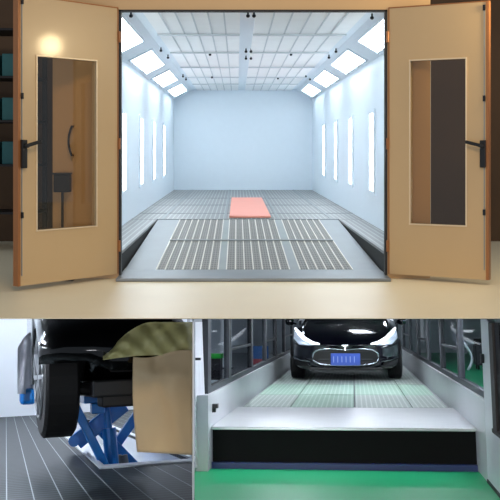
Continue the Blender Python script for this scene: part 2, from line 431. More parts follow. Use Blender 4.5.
# ================================================================== LOWER RIGHT: car bay
S1 = .01
mat('bay_white', (214, 216, 220), .4, var=.03, scale=2)
mat('kerb_grey', (190, 192, 196), .35, .3, var=.08, scale=2)
mat('mullion', (60, 62, 68), .45, .2)
mat('green_floor', (12, 150, 98), .42, var=.04, scale=1.5, coat=.05)
mat('blue_line', (14, 36, 100), .4)
mat('dark_face', (6, 6, 8), .5, spec=.1, var=.3)
mat('bright_steel', (196, 198, 200), .3, .45, var=.1, scale=4)
glass('bay_glass', (226, 230, 232), .04, ior=1)
grate('bay_grating', (190, 200, 194), (134, 152, 142), .06, .28, .13, .42, .45, .15, cross=(192, 202, 196))
grate('bay_grating_green', (176, 200, 186), (118, 162, 138), .06, .28, .13, .42, .45, .15, cross=(178, 202, 188))
mat('fine_plate', (176, 184, 180), .4, .25, var=.05)
bL, bR = P(BAY, 211, 426, 10).x, P(BAY, 477, 428, 10).x
zP = P(BAY, 345, 427.5, 10).z; zG = P(BAY, 345, 470, 10).z; zK = zP+.31
Minv = BAY.inverted()
def ztop(M, x, y, lim=-.04):
    # highest local z still under the hall floor
    w0 = M @ Vector((x, y, 0)); u = (M.to_3x3() @ Vector((0, 0, 1))).z
    return (lim-w0.z)/u
YE = 35.0
# platform
t = Thing('platform', 'raised grey grating platform with bright steel edge under the parked car', 'platform', (0, 10, zG), BAY)
t.part('edge_plate', box(B(), bL, bR, 10, 12.27, zP-.03, zP), 'bright_steel', bev=.006)
t.part('front_panel', box(B(), bL+.01, bR-.01, 10.03, 10.08, zG+.06, zP-.03), 'dark_face')
t.part('base_strip', box(B(), bL+.01, bR-.01, 9.98, 10.08, zG, zG+.06), 'blue_line', label='dark blue strip at the foot of the black front')
xs = [bL+.06, -.78, -.02, .66, bR-.06]
ys = [12.27, 14.3, 16.6, 20, 24, 29, YE]
for j in range(3):
    for i in range(4):
        t.part('grating_panel', box(B(), xs[i]+.008, xs[i+1]-.008, ys[j]+.02, ys[j+1]-.02, zP-.04, zP), 'bay_grating_green' if (i == 1 and j < 2) or j == 1 else 'bay_grating')
t.part('rear_deck', box(B(), xs[0], xs[4], ys[3], YE, zP-.04, zP), 'fine_plate')
bm = B(); box(bm, bL+.0, bR, 12.27, YE, zP-.06, zP-.04); t.part('under_frame', bm, 'steel_dull')
# kerbs
for x0, x1, nm in ((bL-.12, bL, 'left'), (bR, bR+.12, 'right')):
    bm = box(B(), x0, x1, 9.8 if nm == 'left' else 9.36, YE, zG, zK); struct('baseboard_'+nm, bm, 'kerb_grey', BAY)
# glazed walls
def glazed(x0, x1, kk, nm, n0):
    xm = (x0+x1)/2; lean = 0
    for i in range(len(kk)-1):
        ya, yb = kk[i]*10, kk[i+1]*10
        w = .045 if i else .06
        fr = B()
        za, zb = ztop(BAY, xm, ya), ztop(BAY, xm, yb)
        za, zb = min(za, 1.8), min(zb, 1.8)
        box(fr, x0, x1, ya, ya+.22, zK, za)
        box(fr, x0, x1, ya+.22, yb, zK, zK+.06)
        hexa(fr, [(x0, ya+.22, za-.05), (x1, ya+.22, za-.05), (x1, yb, zb-.05), (x0, yb, zb-.05), (x0, ya+.22, za), (x1, ya+.22, za), (x1, yb, zb), (x0, yb, zb)])
        if i % 2 == 1: box(fr, x0+.01, x1-.01, ya+.22, yb, zK+.36, zK+.39)
        o = struct(f'window_{n0+i}', fr, 'mullion', BAY)
        g = B(); hexa(g, [(xm-.005, ya+.22, zK+.06), (xm+.005, ya+.22, zK+.06), (xm+.005, yb, zK+.06), (xm-.005, yb, zK+.06), (xm-.005, ya+.22, za-.05), (xm+.005, ya+.22, za-.05), (xm+.005, yb, zb-.05), (xm-.005, yb, zb-.05)])
        p = mk('pane', g, 'bay_glass', BAY, Vector((0, 0, 0)), o); p['label'] = 'clear glass pane'
glazed(bL-.09, bL-.03, [1.0, 1.17, 1.43, 1.66, 1.88, 2.12, 2.4, 2.8, 3.3], 'left', 1)
glazed(bR+.03, bR+.09, [.937, 1.17, 1.41, 1.67, 1.93, 2.2, 2.5, 2.9, 3.4], 'right', 10)
# green floor in front, and outside
def clipx(y):      # keeps to the right of the partition
    d = ray(BAY, 197, 400); 
    return PZ(BAY, 197, 400, -1.5).x/PZ(BAY, 197, 400, -1.5).y*y
def gl(px, py): return PZ(BAY, px, py, zG)
bm = B(); slab(bm, [gl(194.6, 505), gl(512, 505), gl(512, 469), Vector((bR+.3, 10.02, zG)), gl(194.6, 468)], (0, 0, -.04)); struct('floor', bm, 'green_floor', BAY)
bm = B(); slab(bm, [Vector((bR+.12, 9.3, zG)), Vector((7, 9.3, zG)), Vector((12, 45, zG)), Vector((bR+.12, 45, zG))], (0, 0, -.04)); struct('floor', bm, 'green_floor', BAY)
mat('outside_grey', (112, 112, 118), .3, var=.15, scale=1)
def outl(y): return PZ(BAY, 197, 440, zG).x/PZ(BAY, 197, 440, zG).y*y
bm = B(); slab(bm, [Vector((bL-.12, 9.9, zG)), Vector((bL-.12, 45, zG)), Vector((outl(45)+1.2, 45, zG)), Vector((outl(10.3)+.05, 10.3, zG))], (0, 0, -.04)); struct('floor', bm, 'outside_grey', BAY)
mat('far_white', (214, 218, 224), .7, var=.05, scale=.6)
bm = B(); box(bm, -6.5, 13, 45, 45.2, zG, 6.0); struct('wall_back', bm, 'far_white', BAY)
bm = B(); slab(bm, [(6.4, 12, zG), (10.5, 45, zG), (10.5, 45, 5.5), (6.4, 12, .3)], (.1, 0, 0)); struct('wall_right', bm, 'far_white', BAY)
# end wall of the bay with vertical light strips
bm = B(); box(bm, bL-.1, bR+.1, YE, YE+.1, zG, 2.8); struct('wall_back', bm, 'bay_white', BAY)
mat('soft_tube', (255, 255, 255), .5, emit=2.2, ecol=(235, 242, 255), var=0)
tb = None
for i, x in enumerate((-1.2, -.55, .1, .75, 1.1)):
    la = f'vertical light strip on the end wall behind the dark sedan, {["first", "second", "third", "fourth", "fifth"][i]} from the left'
    if tb is None: tb = single('light_strip', box(B(), x-.035, x+.035, YE-.04, YE, zP+.3, 2.4), 'soft_tube', la, 'light', BAY, 'light strips behind the sedan'); tz = zP+.3
    else:
        c = tb.copy(); COL.objects.link(c); c.matrix_world = BAY @ Matrix.Translation((x, YE-.02, zP+.3)); c['label'] = la
# right white leaf / jamb towards the viewer
mat('leaf_white', (206, 206, 214), .35, var=.03)
t = Thing('bay_door', 'white bay door leaf with dark window at the right edge of the photo', 'door', (bR+.02, 9.0, zG), BAY)
x0, x1 = bR+.0, bR+.06
ztp = ztop(BAY, bR, 8.6)
bm = B(); zz = ztop(BAY, bR, 9.35); hexa(bm, [(x0, 8.85, zG+.03), (x1, 8.85, zG+.03), (x1, 9.35, zG+.03), (x0, 9.35, zG+.03), (x0, 8.85, ztp), (x1, 8.85, ztp), (x1, 9.35, zz), (x0, 9.35, zz)]); box(bm, x0, x1, 8.35, 8.85, zG+.03, -.93); 
t.part('panel', bm, 'leaf_white')
bm = B(); box(bm, x0-.01, x1, 8.35, 8.85, -.93, -.9); hexa(bm, [(x0, 8.62, -.9), (x1, 8.62, -.9), (x1, 8.85, -.9), (x0, 8.85, -.9), (x0, 8.62, ztp), (x1, 8.62, ztp), (x1, 8.85, ztp), (x0, 8.85, ztp)]); wf = t.part('window_frame', bm, 'seal_black')
t.part('glass_pane', box(B(), x0+.02, x0+.03, 8.35, 8.62, -.9, ztp), 'dark_face', parent=wf)
t.part('bottom_seal', box(B(), x0-.008, x1, 8.35, 9.35, zG, zG+.03), 'seal_black')
bm = B(); tube(bm, [(x0-.02, 9.2, -.38), (x0-.02, 9.2, -.3)], .018, 8); t.part('hinge', bm, 'black_plastic')
# left white leaf
def LQ(px, py, y): return P(BAY, px, py, y)
t = Thing('bay_door', 'narrow white bay door leaf beside the hanging brown paper', 'door', PZ(BAY, 203, 468, zG), BAY)
a = P(BAY, 206.5, 467, 9.95); b = P(BAY, 195.2, 468, 9.75)
za, zb = ztop(BAY, a.x, a.y), ztop(BAY, b.x, b.y)
at = P(BAY, 201.5, 322, 9.95); btp = P(BAY, 195.2, 322, 9.75)
bm = B(); hexa(bm, [b, a, a+Vector((0, .06, 0)), b+Vector((0, .06, 0)), btp, at, at+Vector((0, .06, 0)), btp+Vector((0, .06, 0))]); t.part('panel', bm, 'leaf_white')
e1 = P(BAY, 213, 460, 10.15); e2 = P(BAY, 208, 461, 10.12); f1 = P(BAY, 204, 322, 10.15); f2 = P(BAY, 201.8, 322, 10.12)
bm = B(); hexa(bm, [e2, e1, e1+Vector((0, .05, 0)), e2+Vector((0, .05, 0)), f2, f1, f1+Vector((0, .05, 0)), f2+Vector((0, .05, 0))]); t.part('jamb', bm, 'leaf_white')
bm = B(); h_ = P(BAY, 197.5, 359, 9.7); box(bm, h_.x-.02, h_.x+.03, h_.y-.01, h_.y+.03, h_.z-.012, h_.z+.012); t.part('hinge_pin', bm, 'black_plastic')
bm = B(); h_ = P(BAY, 213, 406, 10.1); box(bm, h_.x-.06, h_.x+.05, h_.y-.02, h_.y+.06, h_.z-.02, h_.z+.02); tube(bm, [h_+Vector((0, 0, -.02)), h_+Vector((0, 0, -.06))], .03, 8); t.part('latch', bm, 'black_plastic')

# outside objects seen through the glass
mat('machine_dark', (34, 32, 38), .4, .2)
mat('poster_blue', (70, 120, 190), .5); mat('poster_red', (206, 90, 96), .5); mat('lime', (30, 190, 60), .5)
# right: dark machine cabinet with wheels
t = Thing('machine_cabinet', 'dark wheeled machine cabinet on the green floor beyond the right glazing', 'cabinet', (3.75, 30, zG), BAY)
t.part('body', box(B(), 3.42, 4.08, 29.7, 30.3, zG+.12, -.72), 'machine_dark', bev=.03)
t.part('control_panel', slab(B(), [(3.42, 29.7, -.72), (4.08, 29.7, -.72), (4.08, 29.95, -.54), (3.42, 29.95, -.54)], (0, .2, -.01)), 'black_plastic')
for x in (3.5, 4.0):
    for y in (29.8, 30.2): t.part('caster', lathe(B(), [(-.03, .06), (.03, .06)], (x, y, zG+.06), 'x', 14), 'black_plastic')
pts = [(3.1+.14*math.sin(q/10*5), 28.9+.03*q, zG+.035+.1*q) for q in range(11)]
single('air_hose', tube(B(), pts, .04, 8), 'far_white', 'white curved hose standing beside the dark machine cabinet', 'hose', BAY, smooth=True)
# left: boards and cart
t = Thing('partition_board', 'white upright board standing beyond the left glazing', 'board', (-3.8, 30, zG), BAY)
t.part('board', box(B(), -3.95, -3.62, 30, 30.06, zG+.05, .3), 'bay_white'); t.part('foot', box(B(), -3.98, -3.6, 29.85, 30.2, zG, zG+.05), 'mullion')
t = Thing('work_cart', 'dark cart with bright green top beyond the left glazing', 'cart', (-3.15, 23, zG), BAY)
t.part('top', box(B(), -3.36, -3.0, 22.8, 23.3, -.84, -.74), 'lime'); t.part('body', box(B(), -3.34, -3.02, 22.85, 23.25, zG+.1, -.84), 'machine_dark')
for x in (-3.3, -3.06):
    for y in (22.92, 23.18): t.part('caster', lathe(B(), [(-.02, .05), (.02, .05)], (x, y, zG+.05), 'x', 12), 'black_plastic')
t = Thing('display_board', 'blue and red display board standing beyond the left glazing', 'board', (-2.7, 29, zG), BAY)
t.part('upper_panel', box(B(), -2.9, -2.45, 29, 29.04, -1.08, -.72), 'poster_blue'); t.part('lower_panel', box(B(), -2.9, -2.45, 29, 29.04, zG+.12, -1.08), 'poster_red')
for x in (-2.86, -2.49): t.part('leg', box(B(), x-.02, x+.02, 28.99, 29.05, zG, zG+.12), 'mullion')

# ---- sedan
mat('car_paint', (8, 9, 20), .12, 0, var=.02, coat=1)
mat('car_black', (6, 6, 7), .4); mat('chrome', (200, 205, 212), .15, 1, var=0)
mat('tyre', (14, 14, 15), .75, var=.2, scale=20); mat('rim_metal', (150, 152, 156), .3, .8)
mat('car_glass', (12, 14, 18), .05, coat=1); mat('headlamp', (200, 210, 225), .15, coat=1)
mat('drl', (255, 255, 255), .3, emit=5, ecol=(235, 243, 255), var=0)
mat('plate_blue', (58, 92, 190), .4); mat('plate_white', (150, 172, 226), .5)
def lerp(tab, y):
    for (a, va), (b, vb) in zip(tab, tab[1:]):
        if y <= b: return va+(vb-va)*max(0, (y-a)/(b-a))
    return tab[-1][1]
Wt = [(0, .60), (.06, .72), (.18, .84), (.4, .92), (.8, .97), (1.4, .98), (3.8, .98), (4.5, .93), (4.9, .82), (4.97, .7)]
Zt = [(0, .60), (.06, .64), (.18, .72), (.4, .82), (.8, .92), (1.25, 1.0), (1.45, 1.05), (2.2, 1.40), (2.6, 1.44), (3.2, 1.43), (4.1, 1.2), (4.6, 1.05), (4.97, .98)]
Zs = [(0, .58), (.06, .61), (.18, .68), (.4, .76), (.8, .84), (1.4, .9), (3.8, .95), (4.97, .92)]
Zb = [(0, .24), (.06, .19), (.3, .16), (1, .16), (4.2, .16), (4.8, .24), (4.97, .34)]
def body_mesh():
    bm = B(); st = [0, .03, .09, .18, .3, .45, .65, .9, 1.15, 1.35, 1.5, 1.75, 2.0, 2.25, 2.6, 3.0, 3.4, 3.8, 4.15, 4.5, 4.75, 4.9, 4.97]
    rings = []
    for y in st:
        w, zt_, zs, zb = lerp(Wt, y), lerp(Zt, y), lerp(Zs, y), lerp(Zb, y)
        cabin = max(0, min(1, (y-1.35)/.8))*max(0, min(1, (4.6-y)/.6))
        wr = w*(.78-.14*cabin)
        half = [(0, zb), (w*.6, zb), (w*.9, zb+.01), (w*.985, zb+.1), (w, zb+(zs-zb)*.45), (w*.985, zb+(zs-zb)*.8), (w*.93, zs), (w*.84, zs+(zt_-zs)*(.35 if cabin < .1 else .12)),
                (wr, zs+(zt_-zs)*.82), (wr*.72, zt_-.005-.012), (wr*.35, zt_-.004), (0, zt_)]
        ring = [(x, z) for x, z in half]+[(-x, z) for x, z in half[-2:0:-1]]
        # nose is bowed: centre further forward
        rings.append([bm.verts.new((x, y+(.16*(abs(x)/.98)**2.2 if y < .7 else .0)*(1-y/.7), z)) for x, z in ring])
    for A, C in zip(rings, rings[1:]):
        n = len(A)
        for j in range(n): bm.faces.new([A[j], A[(j+1) % n], C[(j+1) % n], C[j]])
    # caps as strips
    for R in (rings[0], rings[-1]):
        n = len(R); h = n//2
        for j in range(h):
            a, b, c, d = R[j], R[j+1], R[(n-j-1) % n], R[(n-j) % n]
            vs4 = []
            for v in (a, b, c, d):
                if v not in vs4: vs4.append(v)
            if len(vs4) > 2: bm.faces.new(vs4)
    return bm
def shift(bm, v):
    bmesh.ops.translate(bm, verts=bm.verts, vec=Vector(v)); return bm
def wheel_parts(t, c, R, w, side, M, name='wheel', rot=0):
    """side -1: outer face towards -x"""
    s = side
    pr = [(-w/2, R*.66), (-w/2*.98, R*.93), (-w/2*.8, R), (w/2*.8, R), (w/2*.98, R*.93), (w/2, R*.66)]
    bm = B(); lathe(bm, pr, (0, 0, 0), 'x', 40)
    for q in (-.3, 0, .3):
        pass
    X = Matrix.Translation(c) @ Matrix.Rotation(rot, 4, 'Z')
    bmesh.ops.transform(bm, verts=bm.verts, matrix=X); wo = t.part(name, bm, 'tyre', smooth=False, bev=.006)
    bm = B(); o = s*w/2
    # rim: ring, hub and spokes
    tube(bm, [(o, R*.66*math.cos(a), R*.66*math.sin(a)) for a in [i*2*PI/32 for i in range(32)]], R*.035, 6, closed=True)
    lathe(bm, [(o-.03*s, R*.16), (o+.012*s, R*.14)], (0, 0, 0), 'x', 16)
    for i in range(10):
        a = i*PI/5; ca, sa = math.cos(a), math.sin(a)
        bar(bm, (o+.002*s, R*.1*ca, R*.1*sa), (o+.002*s, R*.64*ca, R*.64*sa), R*.05, R*.07)
    bmesh.ops.transform(bm, verts=bm.verts, matrix=X); t.part('rim', bm, 'rim_metal', parent=wo)
    return wo
cx, cy = P(BAY, 346, 382, 17.5).x, 17.5
org = Vector((cx, cy, zP))
t = Thing('sedan', 'dark blue black sedan with blue number plate parked on the platform facing the viewer', 'car', org, BAY)
def C(x, y, z): return org+Vector((x, y, z))
def cfront(x, z):   # y of the nose surface near the front
    return .16*(abs(x)/.98)**2.2
t.part('body', shift(body_mesh(), org), 'car_paint', smooth=True, sub=2)
bm = B()
ws = [(.74, 1.42), (-.74, 1.42), (-.56, 2.18), (.56, 2.18)]
slab(bm, [C(.76, 1.46, 1.00), C(-.76, 1.46, 1.00), C(-.57, 2.22, 1.38), C(.57, 2.22, 1.38)], (0, -.012, .03)); t.part('windshield', bm, 'car_glass', bev=.01)
for s, nm in ((-1, 'left'), (1, 'right')):
    bm = B(); slab(bm, [C(s*.9, 1.75, 1.0), C(s*.68, 2.3, 1.34), C(s*.68, 3.2, 1.34), C(s*.9, 3.8, 1.03)], (s*.015, 0, 0)); t.part('side_window', bm, 'car_glass')
    # mirror
    bm = B(); lathe(bm, [(-.09, .02), (-.07, .06), (0, .085), (.06, .07), (.08, .02)], C(s*1.05, 1.75, 1.0), 'x', 16); bar(bm, C(s*.93, 1.78, .95), C(s*1.02, 1.76, .97), .05, .03)
    t.part('mirror', bm, 'car_paint', smooth=True)
    # headlight lens
    pts = [C(s*.46, .045, .60), C(s*.62, .10, .585), C(s*.80, .2, .60), C(s*.90, .36, .70), C(s*.90, .5, .82), C(s*.85, .46, .86), C(s*.76, .27, .76), C(s*.6, .12, .66)]
    bm = B(); slab(bm, pts, (0, -.035, .01)); h = t.part('headlight', bm, 'headlamp', bev=.008)
    bm = B(); tube(bm, [C(s*.44, .0, .615), C(s*.56, .03, .64), C(s*.70, .12, .71), C(s*.80, .26, .80), C(s*.87, .38, .88)], [.012, .02, .028, .028, .014], 8); t.part('daytime_lamp', bm, 'drl', parent=h, label='glowing white strip')
    # lower intake and chrome blade
    bm = B(); slab(bm, [C(s*.62, .07, .24), C(s*.86, .2, .25), C(s*.9, .24, .36), C(s*.66, .08, .33)], (0, -.03, 0)); fi = t.part('fog_intake', bm, 'car_black')
    bm = B(); tube(bm, [C(s*.6, .02, .325), C(s*.76, .08, .345), C(s*.9, .17, .40)], .012, 6); t.part('chrome_blade', bm, 'chrome', parent=fi)
    for y, zr in ((.93, .34), (3.9, .34)):
        wheel_parts(t, C(s*.86, y, zr), .34, .24, s, BAY)
# grille
def oval(n=40, sx=.56, z0=.26, z1=.55, ex=.0, p=3.2):
    out = []
    for i in range(n):
        a = 2*PI*i/n; c_, s_ = math.cos(a), math.sin(a)
        x = math.copysign(abs(c_)**(2/p), c_)*sx; z = (z0+z1)/2+math.copysign(abs(s_)**(2/p), s_)*(z1-z0)/2
        if s_ > 0: x *= .93+.07*(1-s_); z += -.03*(1-(abs(x)/sx))**2*s_
        out.append((x, z))
    return out
ov = oval()
bm = B(); slab(bm, [C(x, cfront(x, z)-.008-ex_, z) for (x, z) in ov for ex_ in (0,)], (0, .03, 0)); g = t.part('grille', bm, 'car_black')
bm = B(); tube(bm, [C(x, cfront(x, z)-.012, z) for x, z in ov], .0125, 8, closed=True); t.part('grille_surround', bm, 'chrome', parent=g, smooth=True)
for zz in (.31, .36, .5): t.part('grille_slat', bar(B(), C(-.46, .012, zz), C(.46, .012, zz), .02, .01), 'mullion', parent=g)
pl = t.part('number_plate', box(B(), cx-.25, cx+.25, cy-.05, cy-.02, zP+.26, zP+.46), 'plate_blue', bev=.01)
bm = B(); rnd = random.Random(3)
ch = {'a': [(0, 0, 0, 1), (0, 1, 1, 1), (1, 1, 1, 0), (0, .5, 1, .5)], 'b': [(0, 0, 0, 1), (0, 0, 1, 0), (1, 0, 1, 1), (0, 1, 1, 1), (0, .5, 1, .5)], 'c': [(0, 1, 1, 1), (1, 1, .3, 0)], 'd': [(0, .0, .5, 1), (.5, 1, 1, 0)], 'e': [(0, 0, 0, 1), (0, 0, 1, 0), (0, 1, 1, 1), (0, .5, .8, .5)]}
# unreadable white marks of the plate, as blurred as in the photograph: plain strokes
for i in range(6):
    bm = B(); x = -.2+i*.07; bar(bm, C(x, -.055, .31), C(x, -.055, .41), .012, .02)
    t.part('plate_mark', bm, 'plate_white', parent=pl)
# emblem on the nose: T shape
bm = B(); slab(bm, [C(-.055, -.02, .60), C(.055, -.02, .60), C(.045, -.02, .58), C(.014, -.02, .578), C(0, -.02, .50), C(-.014, -.02, .578), C(-.045, -.02, .58)], (0, -.014, 0)); t.part('emblem', bm, 'chrome')
bm = B(); box(bm, cx-.62, cx+.62, cy+.03, cy+.09, zP+.17, zP+.22); t.part('lower_lip', bm, 'car_black', bev=.01)

# ================================================================== LOWER LEFT: lift bay
H = 1.1
mat('lift_wall', (236, 240, 244), .6, var=.04, scale=.4)
mat('lift_white', (222, 226, 230), .4, var=.04)
mat('lift_blue', (14, 116, 196), .35, .1, var=.1, coat=.3)
mat('black_gloss', (4, 4, 5), .12, var=.05, coat=.35, spec=.3)
mat('under_black', (9, 9, 10), .5, var=.3)
mat('grey_sheet', (190, 192, 198), .45, var=.15, scale=3)
mat('kraft', (242, 220, 180), .7, var=.06, scale=3, bump=.1)
grate('lift_grating', (150, 160, 160), (4, 9, 10), .262, .045, .2, .4, .5, .1, cross=(50, 60, 62))
MATS['lift_grating'].node_tree.nodes['Principled BSDF'].inputs['Specular IOR Level'].default_value = .15
def film_mat():
    m = bpy.data.materials.new('film'); m.use_nodes = True; nt = m.node_tree; b = nt.nodes['Principled BSDF']
    b.inputs['Base Color'].default_value = srgb((244, 240, 176))+(1,); b.inputs['Roughness'].default_value = .22
    nz = nt.nodes.new('ShaderNodeTexNoise'); nz.inputs['Scale'].default_value = 3.5; nz.inputs['Detail'].default_value = 6; nz.inputs['Distortion'].default_value = 1.2
    tc = nt.nodes.new('ShaderNodeTexCoord'); nt.links.new(tc.outputs['Object'], nz.inputs['Vector'])
    mr = nt.nodes.new('ShaderNodeMapRange'); mr.inputs[1].default_value = .3; mr.inputs[2].default_value = .7; mr.inputs[3].default_value = .8; mr.inputs[4].default_value = .95
    nt.links.new(nz.outputs[0], mr.inputs[0]); nt.links.new(mr.outputs[0], b.inputs['Alpha'])
    bp = nt.nodes.new('ShaderNodeBump'); bp.inputs['Strength'].default_value = .6; nt.links.new(nz.outputs[0], bp.inputs['Height']); nt.links.new(bp.outputs[0], b.inputs['Normal'])
    MATS['film'] = m
film_mat()
PXL, PXR, PY0, PY1 = 1.25, 2.42, 13.75, 30.0
def part_x(y): # room x of the partition's left face at depth y on the floor
    a = P(LIFT, 192.6, 450, 1.0); return a.x*y
YL = 37.5
bm = B(); zf = -H
def fl(pts): slab(bm, [Vector((x, y, zf)) for x, y in pts], (0, 0, -.05))
fl([(-3.5, 8.7), (PXL, 8.7), (PXL, YL), (-3.5, YL)])
fl([(PXL, 8.7), (part_x(8.7), 8.7), (part_x(PY0), PY0), (PXL, PY0)])
fl([(PXR, PY0), (part_x(PY0), PY0), (part_x(PY1), PY1), (PXR, PY1)])
fl([(PXL, PY1), (part_x(PY1), PY1), (part_x(YL), YL), (PXL, YL)])
struct('floor', bm, 'lift_grating', LIFT)
# pit frame + pit
bm = B(); w = .09
box(bm, PXL-w, PXL, PY0-.2, PY1, zf, zf+.02); box(bm, PXL-w, PXR+.05, PY0-.42, PY0, zf, zf+.02); box(bm, PXR, PXR+.09, PY0, PY1, zf, zf+.02)
struct('trim_7', bm, 'lift_white', LIFT)
bm = B(); zp = zf-.55
box(bm, PXL, PXR, PY0, PY1, zp-.05, zp); box(bm, PXL-.03, PXL, PY0, PY1, zp, zf-.05); box(bm, PXR, PXR+.03, PY0, PY1, zp, zf-.05); box(bm, PXL, PXR, PY1, PY1+.03, zp, zf-.05); box(bm, PXL, PXR, PY0-.03, PY0, zp, zf-.05)
struct('trim_8', bm, 'lift_white', LIFT)
bm = B(); box(bm, -6, part_x(YL)-.02, YL, YL+.2, zf-.1, 7.4); struct('wall_back', bm, 'lift_wall', LIFT)
bm = B(); slab(bm, [(-3.5, 10.5, zf), (-3.5, YL, zf), (-3.5, YL, 7.0), (-3.5, 10.5, .9)], (-.1, 0, 0)); struct('wall_left', bm, 'lift_wall', LIFT)
# partition between the two lower bays
xa, xb = (194-PX)/F, (191.5-PX)/F
bm = B(); y1 = 42.0
a = Vector((xa*8.32, 8.32, 0)); b = Vector((xb*y1, y1, 0))
hexa(bm, [a+Vector((-.012, 0, -1.62)), a+Vector((0, 0, -1.62)), b+Vector((.02, 0, -14)), b+Vector((-.03, 0, -14)), a+Vector((-.012, 0, -.03)), a+Vector((0, 0, -.03)), b+Vector((.02, 0, -.03)), b+Vector((-.03, 0, -.03))])
struct('wall_middle', bm, 'bay_white')

# raised car corner (cut off by the partition like in the photo)
SCL = 2.05
org2 = None
t = Thing('raised_car', 'black car lifted above the grating floor, front wheel hanging', 'car', (1.0, 10.2, -.5), LIFT)
# body loft across x: profile of front end at each x
def body2():
    bm = B(); xs = [.30, .33, .40, .52, .72, .95, 1.2, 1.45, 1.66]; rings = []
    for x in xs:
        u = (x-.30)/1.4
        yf = 9.35+.38*max(0, 1-u*3.4)**2   # bumper front, rounding back at the corner
        side = max(0, 1-u*14)
        yb = 16.5
        zb = .12 if x < .45 else .0
        # wheel arch: cut up at y 9.5..10.95 near the side
        prof = []
        bb = .17 if x < .75 else .08
        prof += [(yf+.12, bb), (yf+.02, bb+.07), (yf, .27), (yf+.03, .38), (yf+.14, .47), (yf+.42, .56), (yf+1.0, .72), (yf+1.8, .90), (yf+2.9, 1.08), (yf+4.3, 1.2), (yf+5.5, 1.2)]
        low = [(yf+5.5, -.05), (yf+3.0, -.02), (yf+1.75, .0)]
        if x < .78: low += [(yf+1.9, .3), (yf+1.5, .68), (yf+.9, .68), (yf+.34, .3)]
        else: low += [(yf+1.55, .0), (yf+1.1, .0), (yf+.7, .02), (yf+.32, .05)]
        prof += low
        dz = -.12*side
        rings.append([bm.verts.new((x, y, z+(dz if z > .45 else 0))) for y, z in prof])
    for A, C_ in zip(rings, rings[1:]):
        n = len(A)
        for j in range(n): bm.faces.new([A[j], A[(j+1) % n], C_[(j+1) % n], C_[j]])
    bm.faces.new(rings[0]); bm.faces.new(rings[-1][::-1])
    return bm
t.part('body', body2(), 'black_gloss', smooth=True, bev=.0)
bm = B(); box(bm, .80, 1.66, 9.75, 16, -.16, .0); box(bm, .9, 1.62, 9.95, 10.5, -.26, -.14); t.part('underbody', bm, 'under_black', bev=.02)
bm = B(); tube(bm, [(.66, 10.2, -.06), (1.0, 10.3, -.12), (1.4, 10.4, -.14)], .06, 10); tube(bm, [(.70, 10.3, .0), (.78, 10.35, .5)], .05, 10); t.part('suspension_arm', bm, 'under_black')
wheel_parts(t, Vector((.50, 10.62, .06)), .60, .34, -1, LIFT, rot=.07)
# grey sheet along the car side + blue lift pad
bm = B(); n = 8; f_ = []
ya = 12.6
p = [P(LIFT, x, y, ya) for x, y in ((18, 350), (34, 322), (37, 395), (19, 393))]
yb = 13.6
def grid_sheet(fn, nu, nv, thick):
    bm = B(); V = [[bm.verts.new(fn(i/nu, j/nv)) for j in range(nv+1)] for i in range(nu+1)]
    for i in range(nu):
        for j in range(nv): bm.faces.new([V[i][j], V[i+1][j], V[i+1][j+1], V[i][j+1]])
    ret = bmesh.ops.solidify(bm, geom=bm.faces[:], thickness=thick); return bm
def fsheet(u, v):
    x = 17.5+u*18.5; top = 330+18*(1-u)**2; y = top+(394-top)*v
    q = P(LIFT, x, y, 13.0+.15*math.sin(u*9+v*2)+.8*u); return q
t2 = Thing('masking_sheet', 'grey sheet with rounded blue base hanging left of the black front wheel', 'sheet', P(LIFT, 27, 405, 13.4), LIFT)
t2.part('sheet', grid_sheet(fsheet, 10, 8, .02), 'grey_sheet', smooth=True)
a = P(LIFT, 19.5, 405, 13.4); b = P(LIFT, 36, 388, 13.4)
t2.part('base_block', box(B(), a.x, b.x, 13.3, 13.6, a.z, b.z), 'lift_blue', bev=.05, label='blue rounded base')
# scissor lift
t3 = Thing('scissor_lift', 'blue scissor lift rising from the floor pit under the black car', 'lift', ((PXL+PXR)/2, 15.2, zp), LIFT)
def Q(x, y, d): return P(LIFT, x, y, d)
bm = B(); bar(bm, Q(71, 398, 14.6), Q(107, 470, 14.6), .16, .12); t3.part('scissor_arm', bm, 'lift_blue', bev=.015)
bm = B(); bar(bm, Q(76, 442, 15.0), Q(124, 404, 15.0), .16, .22); t3.part('scissor_arm', bm, 'lift_blue', bev=.015)
bm = B(); bar(bm, Q(100, 430, 15.9), Q(139, 470, 15.9), .16, .14); t3.part('scissor_arm', bm, 'lift_blue', bev=.015)
bm = B(); bar(bm, Q(98, 470, 16.3), Q(142, 408, 16.3), .16, .14); t3.part('scissor_arm', bm, 'lift_blue', bev=.015)
bm = B(); tube(bm, [Q(113, 475, 14.8), Q(109, 428, 14.8)], .10, 14); tube(bm, [Q(109, 428, 14.8), Q(106, 404, 14.8)], .05, 12); t3.part('hydraulic_cylinder', bm, 'lift_blue', smooth=False)
for ax in (121, 127): t3.part('steel_pin', tube(B(), [Q(ax, 474, 15.1), Q(ax-3, 455, 15.1)], .05, 12), 'steel')
zt2 = Q(100, 402, 15).z
a, b = Q(84, 403, 14.4), Q(146, 396, 14.4)
bm = B(); box(bm, a.x, b.x, 14.4, 18.5, zt2, zt2+.12); box(bm, Q(91, 400, 14.4).x, Q(104, 400, 14.4).x, 14.3, 14.6, zt2-.14, zt2); t3.part('top_platform', bm, 'lift_blue', bev=.015)
bm = B(); box(bm, Q(112, 400, 14.6).x, Q(128, 400, 14.6).x, 14.5, 15.2, zt2+.12, -.16); t3.part('rubber_block', bm, 'under_black', bev=.01)
bm = B(); box(bm, PXL+.1, PXR-.15, 14.1, 19, zp, zp+.06); t3.part('base_frame', bm, 'lift_blue')
bm = B(); tube(bm, [Q(74, 441, 14.85), Q(74, 441, 16.4)], .08, 12); t3.part('roller', bm, 'lift_blue')

